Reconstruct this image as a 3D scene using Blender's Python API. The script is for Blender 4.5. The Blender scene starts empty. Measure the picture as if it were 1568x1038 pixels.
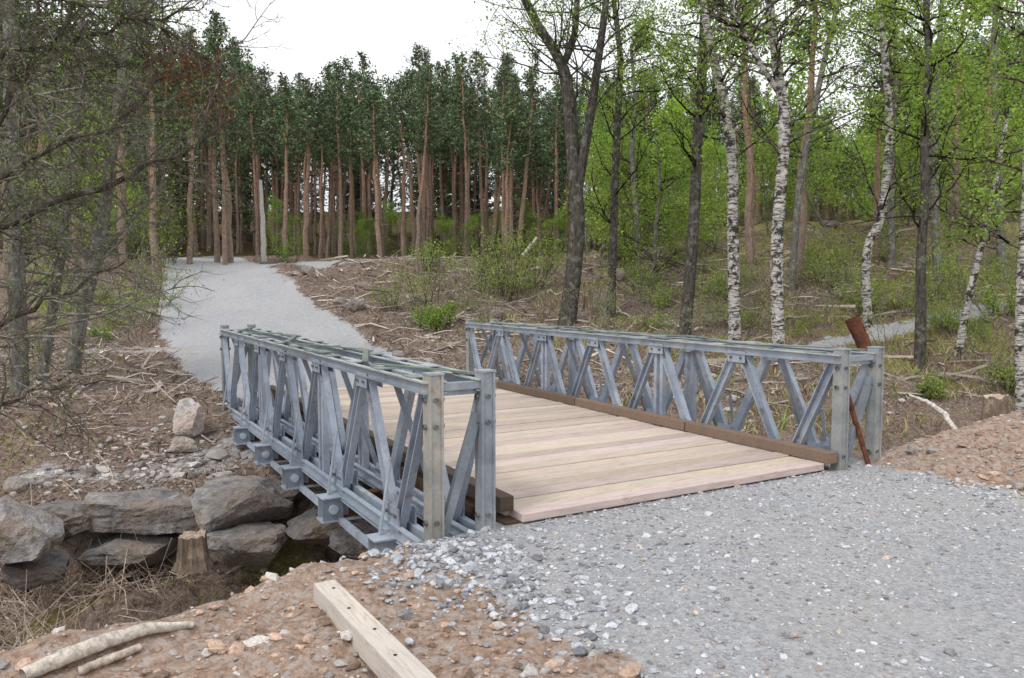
import bpy, math, numpy as np
from mathutils import Vector
rng=np.random.default_rng(7)
F=1199.0; PITCH=.066; CH=1.68; YAW=.522
OX,OY=3.072,7.263
SY,CY=math.sin(YAW),math.cos(YAW)
sc=bpy.context.scene
# ------------------------------------------------ helpers
def ss(t):
    t=np.clip(t,0,1); return t*t*(3-2*t)
def vnoise(x,y,seed=0.0):
    x=np.asarray(x,float); y=np.asarray(y,float)
    ix=np.floor(x); iy=np.floor(y); fx=x-ix; fy=y-iy
    fx=fx*fx*(3-2*fx); fy=fy*fy*(3-2*fy)
    def h(a,b):
        s=np.sin(a*127.1+b*311.7+seed*74.7)*43758.5453
        return s-np.floor(s)
    return (h(ix,iy)*(1-fx)+h(ix+1,iy)*fx)*(1-fy)+(h(ix,iy+1)*(1-fx)+h(ix+1,iy+1)*fx)*fy
def fbm(x,y,seed=0,o=4):
    s=0;a=.5;f=1
    for i in range(o):
        s=s+a*(vnoise(x*f,y*f,seed+i)-.5); a*=.5; f*=2.03
    return s*2
def uv(x,y):
    dx=x-OX; dy=y-OY
    return -SY*dx+CY*dy, CY*dx+SY*dy
def fromuv(u,v):
    return OX-SY*u+CY*v, OY+CY*u+SY*v
def ray(px,py):
    dx=(px-784)/F; up=-(py-519)/F
    c,s=math.cos(PITCH),math.sin(PITCH)
    return np.array([dx,c+up*s,-s+up*c])
def P_at(px,py,Y):
    d=ray(px,py); return np.array([0,0,CH])+d*(Y/d[1])
def G(px,py,z=0.0):
    d=ray(px,py); return (np.array([0,0,CH])+d*((z-CH)/d[2]))[:2]
def seg_dist(x,y,pts,widths=None):
    best=np.full(np.shape(x),1e9)
    for i in range(len(pts)-1):
        a=np.array(pts[i][:2]);b=np.array(pts[i+1][:2]);d=b-a;L=d@d
        t=np.clip(((x-a[0])*d[0]+(y-a[1])*d[1])/L,0,1)
        D=np.hypot(x-a[0]-t*d[0],y-a[1]-t*d[1])
        if widths is not None: D=D-(widths[i]*(1-t)+widths[i+1]*t)/2
        best=np.minimum(best,D)
    return best
def poly_sd(x,y,poly):
    inside=np.zeros(np.shape(x),bool); n=len(poly)
    for i in range(n):
        x1,y1=poly[i];x2,y2=poly[(i+1)%n]
        c=((y1>y)!=(y2>y))&(x<(x2-x1)*(y-y1)/((y2-y1) if y2!=y1 else 1e-9)+x1)
        inside^=c
    d=seg_dist(x,y,list(poly)+[poly[0]])
    return np.where(inside,-d,d)
near_road=[tuple(G(625,842)),tuple(G(745,885)),tuple(G(865,975)),tuple(G(935,1038)),(.35,1.5),(.6,-40),(60,-40),(60,16),(12,7.0),tuple(G(1568,765)),tuple(G(1475,738)),tuple(G(1355,712)),fromuv(.35,.6),fromuv(.35,-4.1)]
far_c=[(-1.9,12.4),(-2.5,13.2),(-4.6,17),(-6.7,21),(-8.4,24),(-10.2,28),(-12.1,32),(-14.5,37),(-18,45),(-24,60)]
far_w=[4.0,4.3,4.8,4.9,4.6,4.1,3.8,3.8,3.8,3.8]
def gravel_mask(x,y):
    n=fbm(x*1.2,y*1.2,5)*.35+fbm(x*6,y*6,6)*.12
    m=ss(.5-(poly_sd(x,y,near_road)+n)/.35)
    m=np.maximum(m,ss(.5-(seg_dist(x,y,far_c,far_w)+n*.9)/.5))
    m=np.maximum(m,.85*ss(.5-(seg_dist(x,y,[(-11.5,33.0),(-6,33.4),(-1.5,33.6),(3,34.5)],[2.6,2.6,2.4,1.4])+n)/.5))
    m=np.maximum(m,.7*ss(.5-(seg_dist(x,y,[(6.2,18.4),(10,20.4),(15,22.6),(26,26)],[.6,.8,.9,1.0])+n)/.5))
    m=np.maximum(m,.6*ss(.5-(seg_dist(x,y,[(-13,17.5),(-10,18.5),(-6.0,20)],[.5,.6,.9])+n)/.5))
    m=np.maximum(m,.50*ss(.6-(seg_dist(x,y,[(-5.6,9.4),(-4.3,9.3),(-3.6,10.0)],[.4,.7,.7])+n*1.6)/.7))
    return m
def H(x,y,detail=True):
    x=np.asarray(x,float);y=np.asarray(y,float)
    u,v=uv(x,y)
    zf=np.interp(y,[0,14,17,20,24,28,32,36,55,90,150,420],[-.12,-.05,.03,.22,.88,1.75,2.6,2.85,3.9,8,16,22])
    zf=zf+1.3*ss((x-4)/12)*ss((y-22)/14)+.5*ss((x-5)/4)*ss((y-17)/5)
    zf=zf+fbm(x*.25,y*.25,21)*.5*ss((y-14)/10)
    ue=.3-.42*ss((-3.2-v)/.6)+.22*np.clip(v+4.2,-9,0)+fbm(v*.9,v*0+3,2)*.18
    uf=4.0+fbm(v*.5,v*0+9,4)*.4*ss((v+2)/3)+.52*np.clip(-v-3.9,0,3.5)
    z0=.22*ss(1-np.hypot(x-7.6,(y-8.7)*1.4)/3.2)+.06*ss((v-1.2)/1.5)
    zb=-1.5+fbm(x*.8,y*.8,8)*.25
    t1=ss((u-ue)/1.3)
    wd=np.where(v>0.5,1.6,.35)
    t2=ss((u-uf+wd)/wd)
    zfb=-.68+(zf+.68)*ss((u-uf)/3.6)
    z=z0*(1-t1)+zb*t1
    z=z*(1-t2)+zfb*t2
    if detail:
        g=gravel_mask(x,y)
        z=z+(fbm(x*2.2,y*2.2,11)*.10+fbm(x*9,y*9,12)*.06+ss((y-12)/8)*(fbm(x*.9,y*.9,13)*.25+fbm(x*2.5,y*2.5,19)*.12))*(1-g)+fbm(x*1.0,y*1.0,14)*.02*g
        ond=(u>-.1)&(u<7.8)&(v>-3.7)&(v<0.1)
        z=np.where(ond,np.minimum(z,-.03),z)
    return z
def hit(px,py,tmax=120):
    d=ray(px,py); t=np.arange(1.5,tmax,.04)
    X=d[0]*t;Y=d[1]*t;Z=CH+d[2]*t
    h=H(X,Y); k=np.nonzero(Z<h)[0]
    i=k[0] if len(k) else len(t)-1
    return np.array([X[i],Y[i],float(H(X[i],Y[i]))])
class MB:
    def __init__(s): s.v=[];s.q=[];s.t=[];s.qm=[];s.tm=[];s.c=[];s.n=0
    def add(s,V,quads=None,tris=None,mat=0,col=(1,1,1)):
        V=np.asarray(V,float).reshape(-1,3)
        s.v.append(V)
        c=np.asarray(col,float)
        if c.ndim==1: c=np.tile(c,(len(V),1))
        s.c.append(c)
        if quads is not None and len(quads):
            q=np.asarray(quads)+s.n; s.q.append(q); s.qm.append(np.full(len(q),mat))
        if tris is not None and len(tris):
            q=np.asarray(tris)+s.n; s.t.append(q); s.tm.append(np.full(len(q),mat))
        s.n+=len(V)
    def tube(s,P,R,k=5,mat=0,col=(1,1,1)):
        P=np.asarray(P,float);n=len(P)
        T=np.gradient(P,axis=0); T/=np.linalg.norm(T,axis=1)[:,None]+1e-9
        m=T.mean(0); ref=np.array([1.,0,0]) if abs(m[0])<.6*np.linalg.norm(m)+1e-9 else np.array([0,0,1.])
        A=np.cross(T,ref);A/=np.linalg.norm(A,axis=1)[:,None]+1e-9
        B=np.cross(T,A)
        a=np.arange(k)*2*math.pi/k
        R=np.asarray(R,float)[:,None,None]
        V=P[:,None,:]+R*(np.cos(a)[None,:,None]*A[:,None,:]+np.sin(a)[None,:,None]*B[:,None,:])
        i=np.arange(n-1)[:,None]*k;j=np.arange(k)[None,:];j2=(j+1)%k
        Q=np.stack([i+j,i+j2,i+k+j2,i+k+j],-1).reshape(-1,4)
        s.add(V.reshape(-1,3),quads=Q,mat=mat,col=col)
    def leaves(s,C,size,cols,mat=1,aspect=.6,droop=0.0):
        C=np.asarray(C,float);N=len(C)
        if N==0:return
        a=rng.normal(size=(N,3)); a[:,2]-=droop; a/=np.linalg.norm(a,axis=1)[:,None]
        b=np.cross(a,rng.normal(size=(N,3)));b/=np.linalg.norm(b,axis=1)[:,None]
        L=(np.asarray(size)*np.ones(N))[:,None]
        V=np.stack([C-a*L*.5,C+b*L*.5*aspect,C+a*L*.5,C-b*L*.5*aspect],1).reshape(-1,3)
        s.add(V,quads=np.arange(4*N).reshape(N,4),mat=mat,col=np.repeat(cols,4,axis=0))
    def beam(s,p,q,w,h,mat=0,col=(1,1,1),up=(0,0,1)):
        p=np.array(p,float);q=np.array(q,float);d=q-p;d/=np.linalg.norm(d)
        sd=np.cross(d,up)
        if np.linalg.norm(sd)<1e-3: sd=np.array([1.,0,0])
        sd/=np.linalg.norm(sd);u2=np.cross(sd,d)
        V=[]
        for e in (p,q):
            for a,b in ((-1,-1),(1,-1),(1,1),(-1,1)): V.append(e+sd*a*w/2+u2*b*h/2)
        s.add(V,quads=[[0,3,2,1],[4,5,6,7],[0,1,5,4],[1,2,6,5],[2,3,7,6],[3,0,4,7]],mat=mat,col=col)
    def build(s,name,mats,loc=(0,0,0),parent=None,smooth=False,link=True):
        V=np.concatenate(s.v)-np.array(loc); me=bpy.data.meshes.new(name)
        nq=sum(len(a) for a in s.q);nt=sum(len(a) for a in s.t)
        me.vertices.add(len(V));me.vertices.foreach_set('co',V.ravel())
        idx=[];
        if nq: idx.append(np.concatenate(s.q).ravel())
        if nt: idx.append(np.concatenate(s.t).ravel())
        idx=np.concatenate(idx)
        me.loops.add(len(idx));me.loops.foreach_set('vertex_index',idx.astype(np.int32))
        me.polygons.add(nq+nt)
        st=np.concatenate([np.arange(nq)*4,nq*4+np.arange(nt)*3])
        me.polygons.foreach_set('loop_start',st.astype(np.int32))
        mi=np.concatenate(s.qm+s.tm)
        for m in mats: me.materials.append(m)
        me.polygons.foreach_set('material_index',mi.astype(np.int32))
        me.polygons.foreach_set('use_smooth',np.full(nq+nt,bool(smooth)))
        me.update(calc_edges=True)
        ca=me.color_attributes.new('Col','FLOAT_COLOR','POINT')
        C=np.concatenate(s.c);C=np.concatenate([C,np.ones((len(C),1))],1)
        ca.data.foreach_set('color',C.ravel())
        if not link: return me
        ob=bpy.data.objects.new(name,me); ob.location=loc
        sc.collection.objects.link(ob)
        if parent: ob.parent=parent
        return ob
def empty(name,loc=(0,0,0)):
    e=bpy.data.objects.new(name,None); e.location=loc; sc.collection.objects.link(e); return e
# ------------------------------------------------ materials
class NT:
    def __init__(s,name):
        s.m=bpy.data.materials.new(name);s.m.use_nodes=True;s.t=s.m.node_tree;s.N=s.t.nodes;s.L=s.t.links
        s.N.clear();s.out=s.N.new('ShaderNodeOutputMaterial')
    def n(s,typ,**kw):
        nd=s.N.new('ShaderNode'+typ)
        for k,v in kw.items(): setattr(nd,k,v)
        return nd
    def l(s,a,b): s.L.new(a,b)
    def coord(s,scale=(1,1,1),out='Object'):
        t=s.n('TexCoord');m=s.n('Mapping');m.inputs['Scale'].default_value=scale
        s.l(t.outputs[out],m.inputs['Vector']);return m.outputs[0]
    def noise(s,vec,scale,detail=4,rough=.6):
        n=s.n('TexNoise');n.inputs['Scale'].default_value=scale;n.inputs['Detail'].default_value=detail;n.inputs['Roughness'].default_value=rough
        s.l(vec,n.inputs['Vector']);return n.outputs['Fac']
    def vor(s,vec,scale,feature='F1'):
        n=s.n('TexVoronoi');n.feature=feature;n.inputs['Scale'].default_value=scale
        s.l(vec,n.inputs['Vector']);return n
    def ramp(s,fac,stops):
        r=s.n('ValToRGB');e=r.color_ramp.elements
        while len(e)<len(stops): e.new(.5)
        for i,(p,c) in enumerate(stops):
            e[i].position=p; e[i].color=(*c,1) if len(c)==3 else c
        s.l(fac,r.inputs[0]);return r.outputs[0]
    def mix(s,fac,a,b,mode='MIX'):
        m=s.n('Mix',data_type='RGBA',blend_type=mode)
        for val,i in ((fac,0),(a,6),(b,7)):
            if hasattr(val,'links'): s.l(val,m.inputs[i])
            else:
                m.inputs[i].default_value= val if i==0 else (*val,1)
        return m.outputs[2]
    def math(s,op,a,b=0.0):
        m=s.n('Math',operation=op)
        for i,val in enumerate((a,b)):
            if hasattr(val,'links'): s.l(val,m.inputs[i])
            else: m.inputs[i].default_value=val
        return m.outputs[0]
    def attr(s,name='Col'):
        a=s.n('Attribute');a.attribute_name=name;return a.outputs['Color']
    def bump(s,h,strength=.5,dist=.02):
        b=s.n('Bump');b.inputs['Strength'].default_value=strength;b.inputs['Distance'].default_value=dist
        s.l(h,b.inputs['Height']);return b.outputs[0]
    def diff(s,col,normal=None):
        d=s.n('BsdfDiffuse');s.l(col,d.inputs[0])
        if normal is not None: s.l(normal,d.inputs['Normal'])
        s.l(d.outputs[0],s.out.inputs[0])
    def bsdf(s,col,rough=.8,metal=0,normal=None,spec=.3):
        p=s.n('BsdfPrincipled')
        for val,k in ((col,'Base Color'),(rough,'Roughness'),(metal,'Metallic'),(spec,'Specular IOR Level')):
            if hasattr(val,'links'): s.l(val,p.inputs[k])
            else: p.inputs[k].default_value=(*val,1) if k=='Base Color' else val
        if normal is not None: s.l(normal,p.inputs['Normal'])
        s.l(p.outputs[0],s.out.inputs[0]);return p
def mat_leaf():
    m=NT('leaf');c=m.attr()
    d=m.n('BsdfDiffuse');t=m.n('BsdfTranslucent');mx=m.n('MixShader');mx.inputs[0].default_value=.4
    m.l(c,d.inputs[0]);m.l(c,t.inputs[0]);m.l(d.outputs[0],mx.inputs[1]);m.l(t.outputs[0],mx.inputs[2])
    m.l(mx.outputs[0],m.out.inputs[0]);return m.m
LEAF=mat_leaf()
m=NT('needle');m.diff(m.attr());NEEDLE=m.m
def mat_birch():
    m=NT('birch_bark');v=m.coord((1,1,1));
    vs=m.coord((2.5,2.5,14)); b=m.noise(vs,2.2,4,.7)
    base=m.ramp(m.noise(v,7,2),[(.3,(.36,.34,.31)),(.7,(.66,.64,.60))])
    band=m.ramp(b,[(.42,(0,0,0)),(.50,(1,1,1))])
    sp=m.ramp(m.noise(v,4.5,4,.7),[(.42,(0,0,0)),(.5,(1,1,1))])
    dk=m.mix(sp,(.05,.045,.04),base); c=m.mix(band,(.07,.06,.05),dk)
    c=m.mix(1.0,c,m.attr(),'MULTIPLY')
    m.diff(c,m.bump(b,.5,.02));return m.m
def mat_bark(name,a,b,c2,sc_=(6,6,1.6)):
    m=NT(name);v=m.coord(sc_);n=m.noise(v,3,4,.7);v2=m.coord()
    c=m.ramp(n,[(.35,a),(.6,b)])
    c=m.mix(m.ramp(m.noise(v2,6,4,.7),[(.52,(0,0,0)),(.62,(1,1,1))]),c,c2)
    c=m.mix(1.0,c,m.attr(),'MULTIPLY')
    m.diff(c,m.bump(n,.9,.03));return m.m
BIRCH=mat_birch()
ALDER=mat_bark('dark_bark',(.04,.036,.03),(.11,.10,.085),(.17,.17,.145))
GREY=mat_bark('grey_bark',(.10,.09,.08),(.20,.19,.17),(.28,.28,.25))
PINEB=mat_bark('pine_bark',(.18,.14,.12),(.33,.265,.225),(.32,.30,.275))
def mat_attr(name,bs=60,amt=.35):
    m=NT(name);v=m.coord();n=m.noise(v,bs,3,.7)
    f=m.ramp(n,[(.3,(1-amt,)*3),(.7,(1+amt,)*3)])
    c=m.mix(1.0,m.attr(),f,'MULTIPLY');m.diff(c);return m.m
STONE=mat_attr('pebble_stone');TWIG=mat_attr('dry_twig',bs=20)
def mat_rock():
    m=NT('boulder_stone');v=m.coord();n=m.noise(v,5,6,.7);n2=m.noise(v,2.2,3)
    c=m.ramp(n,[(.3,(.12,.11,.105)),(.5,(.27,.255,.25)),(.72,(.46,.44,.43))])
    c=m.mix(m.ramp(n2,[(.45,(0,0,0)),(.62,(.6,.6,.6))]),c,(.24,.17,.13))
    c=m.mix(m.ramp(m.noise(v,9,4),[(.56,(0,0,0)),(.64,(.6,.6,.6))]),c,(.12,.12,.07))
    c=m.mix(1.0,c,m.attr(),'MULTIPLY')
    h=m.math('ADD',n,m.math('MULTIPLY',m.noise(v,30,3),.3))
    m.diff(c,m.bump(h,.9,.08));return m.m
ROCK=mat_rock()
def mat_steel():
    m=NT('galvanised_steel');v=m.coord();n=m.noise(v,3,5,.65);f=m.noise(v,40,3,.7)
    c=m.ramp(n,[(.3,(.25,.30,.36)),(.5,(.39,.445,.515)),(.7,(.52,.57,.62))])
    c=m.mix(m.ramp(f,[(.35,(.3,.3,.3)),(.7,(0,0,0))]),c,(.19,.20,.21))
    c=m.mix(m.ramp(m.noise(v,7,4,.7),[(.56,(0,0,0)),(.70,(.65,.65,.65))]),c,(.23,.165,.12))
    c=m.mix(1.0,c,m.attr(),'MULTIPLY')
    m.bsdf(c,.5,.2,normal=m.bump(f,.12,.004),spec=.4);return m.m
STEEL=mat_steel()
def mat_rust():
    m=NT('rusty_steel');v=m.coord();n=m.noise(v,14,4,.7)
    c=m.ramp(n,[(.3,(.06,.035,.03)),(.7,(.18,.095,.065))]);m.diff(m.mix(1.0,c,m.attr(),'MULTIPLY'),m.bump(n,.4,.01));return m.m
RUST=mat_rust()
def mat_wood(name,mul=(1,1,1)):
    m=NT(name);v=m.coord((1.2,14,14));g=m.noise(v,3.5,6,.7);v2=m.coord((.5,2.5,2.5));s=m.noise(v2,2.5,4,.65)
    c=m.ramp(g,[(.28,(.34,.27,.215)),(.5,(.57,.475,.395)),(.75,(.69,.60,.52))])
    c=m.mix(m.ramp(s,[(.4,(.0,.0,.0)),(.68,(.7,.7,.7))]),c,(.47,.415,.375))
    c=m.mix(m.ramp(g,[(.62,(0,0,0)),(.69,(.45,.45,.45))]),c,(.25,.19,.15))
    c=m.mix(m.ramp(m.noise(m.coord((3,9,9)),3,3),[(.60,(0,0,0)),(.7,(.55,.55,.55))]),c,(.33,.255,.20))
    c=m.mix(1.0,c,m.attr(),'MULTIPLY');c=m.mix(1.0,c,mul,'MULTIPLY')
    m.bsdf(c,.75,normal=m.bump(g,.35,.006));return m.m
WOOD=mat_wood('plank_wood');KERBW=mat_wood('kerb_wood',(.34,.29,.26))
def mat_ground():
    m=NT('ground');v=m.coord()
    sep=m.n('SeparateColor');m.l(m.attr(),sep.inputs[0]);g,mo,so=sep.outputs[0],sep.outputs[1],sep.outputs[2]
    nz=m.noise(v,9,4,.7); nzs=m.math('MULTIPLY',m.math('SUBTRACT',nz,.5),1.4)
    def edge(x): return m.ramp(m.math('ADD',x,nzs),[(.38,(0,0,0)),(.62,(1,1,1))])
    v1=m.vor(v,38);v2=m.vor(v,95);big=m.noise(v,.8,3)
    gcol=m.ramp(v1.outputs['Color'],[(0,(.19,.195,.21)),(.5,(.38,.382,.405)),(1,(.60,.60,.61))])
    gcol2=m.ramp(v2.outputs['Color'],[(0,(.23,.235,.25)),(.6,(.43,.432,.45)),(1,(.56,.56,.565))])
    gc=m.mix(.55,gcol,gcol2)
    gc=m.mix(m.ramp(big,[(.4,(0,0,0)),(.7,(.5,.5,.5))]),gc,(.46,.44,.425))
    gc=m.mix(m.ramp(nz,[(.52,(0,0,0)),(.75,(.35,.35,.35))]),gc,(.22,.21,.205))
    s1=m.noise(v,16,6,.78);v3=m.vor(v,30)
    sc1=m.ramp(s1,[(.3,(.15,.10,.072)),(.5,(.36,.255,.195)),(.7,(.53,.42,.35))])
    sc1=m.mix(m.ramp(v3.outputs['Color'],[(.55,(0,0,0)),(.8,(.7,.7,.7))]),sc1,(.44,.40,.375))
    b2=m.noise(v,1.3,3)
    bc=m.ramp(s1,[(.32,(.045,.034,.027)),(.47,(.165,.12,.097)),(.6,(.30,.235,.19)),(.74,(.46,.40,.35))])
    bc=m.mix(m.ramp(b2,[(.45,(0,0,0)),(.65,(.5,.5,.5))]),bc,(.24,.195,.165))
    mc=m.ramp(s1,[(.32,(.08,.072,.03)),(.47,(.19,.18,.065)),(.6,(.31,.28,.12)),(.75,(.34,.27,.16))])
    c=m.mix(edge(mo),bc,mc);c=m.mix(edge(so),c,sc1);c=m.mix(edge(g),c,gc)
    # forest floor under the pines: ground colour blends to a darker brown
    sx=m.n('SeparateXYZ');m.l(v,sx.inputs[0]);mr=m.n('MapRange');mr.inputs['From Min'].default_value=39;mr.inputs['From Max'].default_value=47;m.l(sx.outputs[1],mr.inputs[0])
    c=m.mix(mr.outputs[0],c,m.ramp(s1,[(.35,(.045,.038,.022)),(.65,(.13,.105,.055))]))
    h=m.math('ADD',m.math('MULTIPLY',v1.outputs['Distance'],.6),m.math('MULTIPLY',s1,1.3))
    m.diff(c,m.bump(h,.8,.03));return m.m
GROUND=mat_ground()
# ------------------------------------------------ ground
def axis(lo,hi,step,far,g=1.12,mid=None):
    a=[lo]
    while a[-1]<hi: a.append(a[-1]+step)
    s=step
    up=[a[-1]]
    while up[-1]<far[1]: s=min(s*g,25);up.append(up[-1]+s)
    s=step;dn=[lo]
    while dn[-1]>far[0]: s=min(s*g,25);dn.append(dn[-1]-s)
    return np.array(dn[::-1]+a[1:]+up[1:])
xs=axis(-7.5,8.5,.055,(-450,450),1.05);ys=axis(2.2,14,.055,(-60,600),1.03)
X,Y=np.meshgrid(xs,ys);Z=H(X,Y)
uu,vv=uv(X,Y)
gm=gravel_mask(X,Y)
n=fbm(X*.6,Y*.6,31)
moss=.34*ss((X-3+n*4)/6)*ss((uu-4.2)/1.5)+.12*ss((Y-16)/20)
moss+=.40*ss(n*3-.3)*ss((uu-3)/1); moss+=.3*ss((Y-35)/8)
moss+=.3*((uu>.8)&(uu<4))*1.0*ss((n-.05)*3)
soil=ss((1.0-uu)/.8+n*.6)*1.0
col=np.stack([gm,np.clip(moss,0,1),np.clip(soil,0,1)],-1).reshape(-1,3)
mb=MB();ny,nx=X.shape
i=np.arange(ny-1)[:,None]*nx+np.arange(nx-1)[None,:]
Q=np.stack([i,i+1,i+nx+1,i+nx],-1).reshape(-1,4)
mb.add(np.stack([X,Y,Z],-1).reshape(-1,3),quads=Q,col=col)
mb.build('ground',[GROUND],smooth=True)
# ------------------------------------------------ pebbles
phi=(1+5**.5)/2
ICO=np.array([(-1,phi,0),(1,phi,0),(-1,-phi,0),(1,-phi,0),(0,-1,phi),(0,1,phi),(0,-1,-phi),(0,1,-phi),(phi,0,-1),(phi,0,1),(-phi,0,-1),(-phi,0,1)])/1.9
IF=np.array([(0,11,5),(0,5,1),(0,1,7),(0,7,10),(0,10,11),(1,5,9),(5,11,4),(11,10,2),(10,7,6),(7,1,8),(3,9,4),(3,4,2),(3,2,6),(3,6,8),(3,8,9),(4,9,5),(2,4,11),(6,2,10),(8,6,7),(9,8,1)])
def pebbles(name,x,y,size,cols,flat=.6):
    N=len(x);z=H(x,y)
    A=rng.normal(size=(N,3,3));q,_=np.linalg.qr(A)
    S=size[:,None]*rng.uniform(.5,1.15,(N,3))
    V=ICO[None]*(1+rng.normal(0,.16,(N,12,1)))
    V=V*S[:,None,:];V=np.einsum('nij,nkj->nki',q,V);V[:,:,2]*=flat
    V[:,:,0]+=x[:,None];V[:,:,1]+=y[:,None];V[:,:,2]+=(z+size*.15)[:,None]
    m=MB();T=(IF[None]+12*np.arange(N)[:,None,None]).reshape(-1,3)
    m.add(V.reshape(-1,3),tris=T,col=np.repeat(cols,12,axis=0))
    return m.build(name,[STONE])
def sample(n,x0,x1,y0,y1,pw=1.5):
    x=rng.uniform(x0,x1,n);y=y0+(y1-y0)*rng.uniform(0,1,n)**pw
    return x,y
x,y=sample(50000,-1.5,9,2.6,9.5)
u_,v_=uv(x,y);g_=gravel_mask(x,y);ok=(g_>.4)&(u_<.35)&(np.abs(x)<y*.72+.3);x,y=x[ok],y[ok]
dens=fbm(x*.8,y*.8,55);e=rng.uniform(0,1,len(x))<.6+dens;x,y=x[e],y[e]
edge_=poly_sd(x,y,near_road)
sz=rng.lognormal(math.log(.0085),.45,len(x))*(1+1.1*np.exp(edge_/.35));sz=np.clip(sz,.004,.036)
cc=np.array([.40,.405,.425])*rng.uniform(.45,1.45,(len(x),1));w=rng.uniform(0,1,len(x))<.2;cc[w]=np.array([.44,.38,.33])*rng.uniform(.6,1.2,(w.sum(),1))
pebbles('gravel',x,y,sz,np.clip(cc,0,.58))
x,y=sample(26000,-4,9.5,2.6,10.5)
u_,v_=uv(x,y);g_=gravel_mask(x,y);ok=(g_<.5)&(u_<1.0)&(np.abs(x)<y*.75+.3);x,y=x[ok],y[ok]
sz=np.clip(rng.lognormal(math.log(.010),.68,len(x)),.004,.07)
cc=np.array([.37,.265,.205])*rng.uniform(.45,1.5,(len(x),1));w=rng.uniform(0,1,len(x))<.4;cc[w]=np.array([.45,.42,.395])*rng.uniform(.5,1.25,(w.sum(),1))
pebbles('soil_stones',x,y,sz,np.clip(cc,0,.6))
pts=[G(rng.normal(690,60),rng.normal(850,25)) for _ in range(900)]+[G(rng.normal(800,110),rng.normal(900,45)) for _ in range(600)]
x=np.array([p[0] for p in pts]);y=np.array([p[1] for p in pts])
cc=np.array([.39,.40,.43])*rng.uniform(.4,1.4,(len(x),1))
pebbles('crushed_rock',x,y,np.clip(rng.lognormal(math.log(.017),.45,len(x)),.008,.05),np.clip(cc,0,.58))
x=rng.uniform(-11,9,8000);y=rng.uniform(6,30,8000)
x=np.concatenate([x,rng.normal(-4.6,.7,700)]);y=np.concatenate([y,rng.normal(9.6,.5,700)])
u_,v_=uv(x,y);ok=(u_>3.8)&(gravel_mask(x,y)<.7);x,y=x[ok],y[ok]
cc=np.array([.36,.33,.31])*rng.uniform(.35,1.6,(len(x),1))
pebbles('scattered_stones',x,y,np.clip(rng.lognormal(math.log(.023),.65,len(x)),.01,.14),np.clip(cc,0,.6))
# ------------------------------------------------ boulders
def boulder(name,c,size,rot=0,seed=0,box=.5,tint=1.0,tilt=0):
    import bmesh
    bm=bmesh.new();bmesh.ops.create_icosphere(bm,subdivisions=4,radius=1)
    V=np.array([v.co[:] for v in bm.verts]);Fc=np.array([[v.index for v in f.verts] for f in bm.faces]);bm.free()
    r_=np.random.default_rng(seed)
    m=np.abs(V).max(1)[:,None];V=V*(1-box)+V/m*box*.85
    for k in range(11):
        nrm=r_.normal(size=3);nrm/=np.linalg.norm(nrm);d=r_.uniform(.6,.92)
        pr=V@nrm;ex=np.maximum(pr-d,0);V-=ex[:,None]*nrm*.97
    nn=fbm(V[:,0]*2.5+seed,V[:,1]*2.5+V[:,2]*1.7,seed%17)*.12+fbm(V[:,0]*8+seed,V[:,1]*8+V[:,2]*7,3)*.07
    V=V*(1+nn[:,None]);V=V*np.array(size)*1.06
    ct,st=math.cos(tilt),math.sin(tilt);V=V@np.array([[ct,0,-st],[0,1,0],[st,0,ct]])
    cr,sr=math.cos(rot),math.sin(rot);V=V@np.array([[cr,sr,0],[-sr,cr,0],[0,0,1]])
    q=MB();q.add(V+np.array(c),tris=Fc,col=(tint,)*3);return q.build(name,[ROCK],loc=tuple(c))
bd=[(215,782,8.45,(.66,.4,.23),.0,.95),(365,770,8.3,(.6,.42,.27),.1,1.0),(378,838,8.0,(.47,.4,.23),-.05,1.1),
 (205,838,8.3,(.50,.4,.18),.05,1.0),(485,808,8.1,(.36,.35,.19),0,.85),(300,808,8.4,(.2,.3,.12),0,.6),
 (565,830,7.9,(.4,.35,.2),0,.7),(100,800,8.2,(.35,.35,.2),.1,.8),(440,748,8.7,(.25,.3,.12),0,.9),(520,770,8.5,(.3,.3,.15),0,.6),
 (15,812,7.3,(.42,.42,.30),.25,1.3),(60,870,7.5,(.3,.3,.16),0,.7)]
for px,py,wp,hp,ti in ((290,664,52,56,2.1),(284,690,48,24,1.6),(135,728,26,16,1.4),(28,752,40,24,1.2),(1395,695,18,14,1.3),(545,478,26,22,1.1),(520,468,20,14,1.2),(610,548,20,12,1.1),(470,422,24,16,1.2),(762,486,22,16,1.1),(948,430,20,20,1.3),(1272,350,30,12,1.0),(700,600,26,14,1.2),(1560,750,26,14,1.5),(130,870,30,20,.9),(30,905,30,18,.9)):
    b=hit(px,py);k_=b[1]/F;bd.append((px,py-hp*.42,b[1],(wp/2*k_,wp/2*k_*.9,hp/2*k_*1.1),.15,ti))
for k,(px,py,D,s_,tl,ti) in enumerate(bd):
    c=P_at(px,py,D);boulder('boulder',tuple(c),s_,rot=.15+.15*math.sin(k*3),seed=k+3,box=.8 if k<10 else (.25 if k==12 else .5),tint=ti,tilt=tl)
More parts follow.
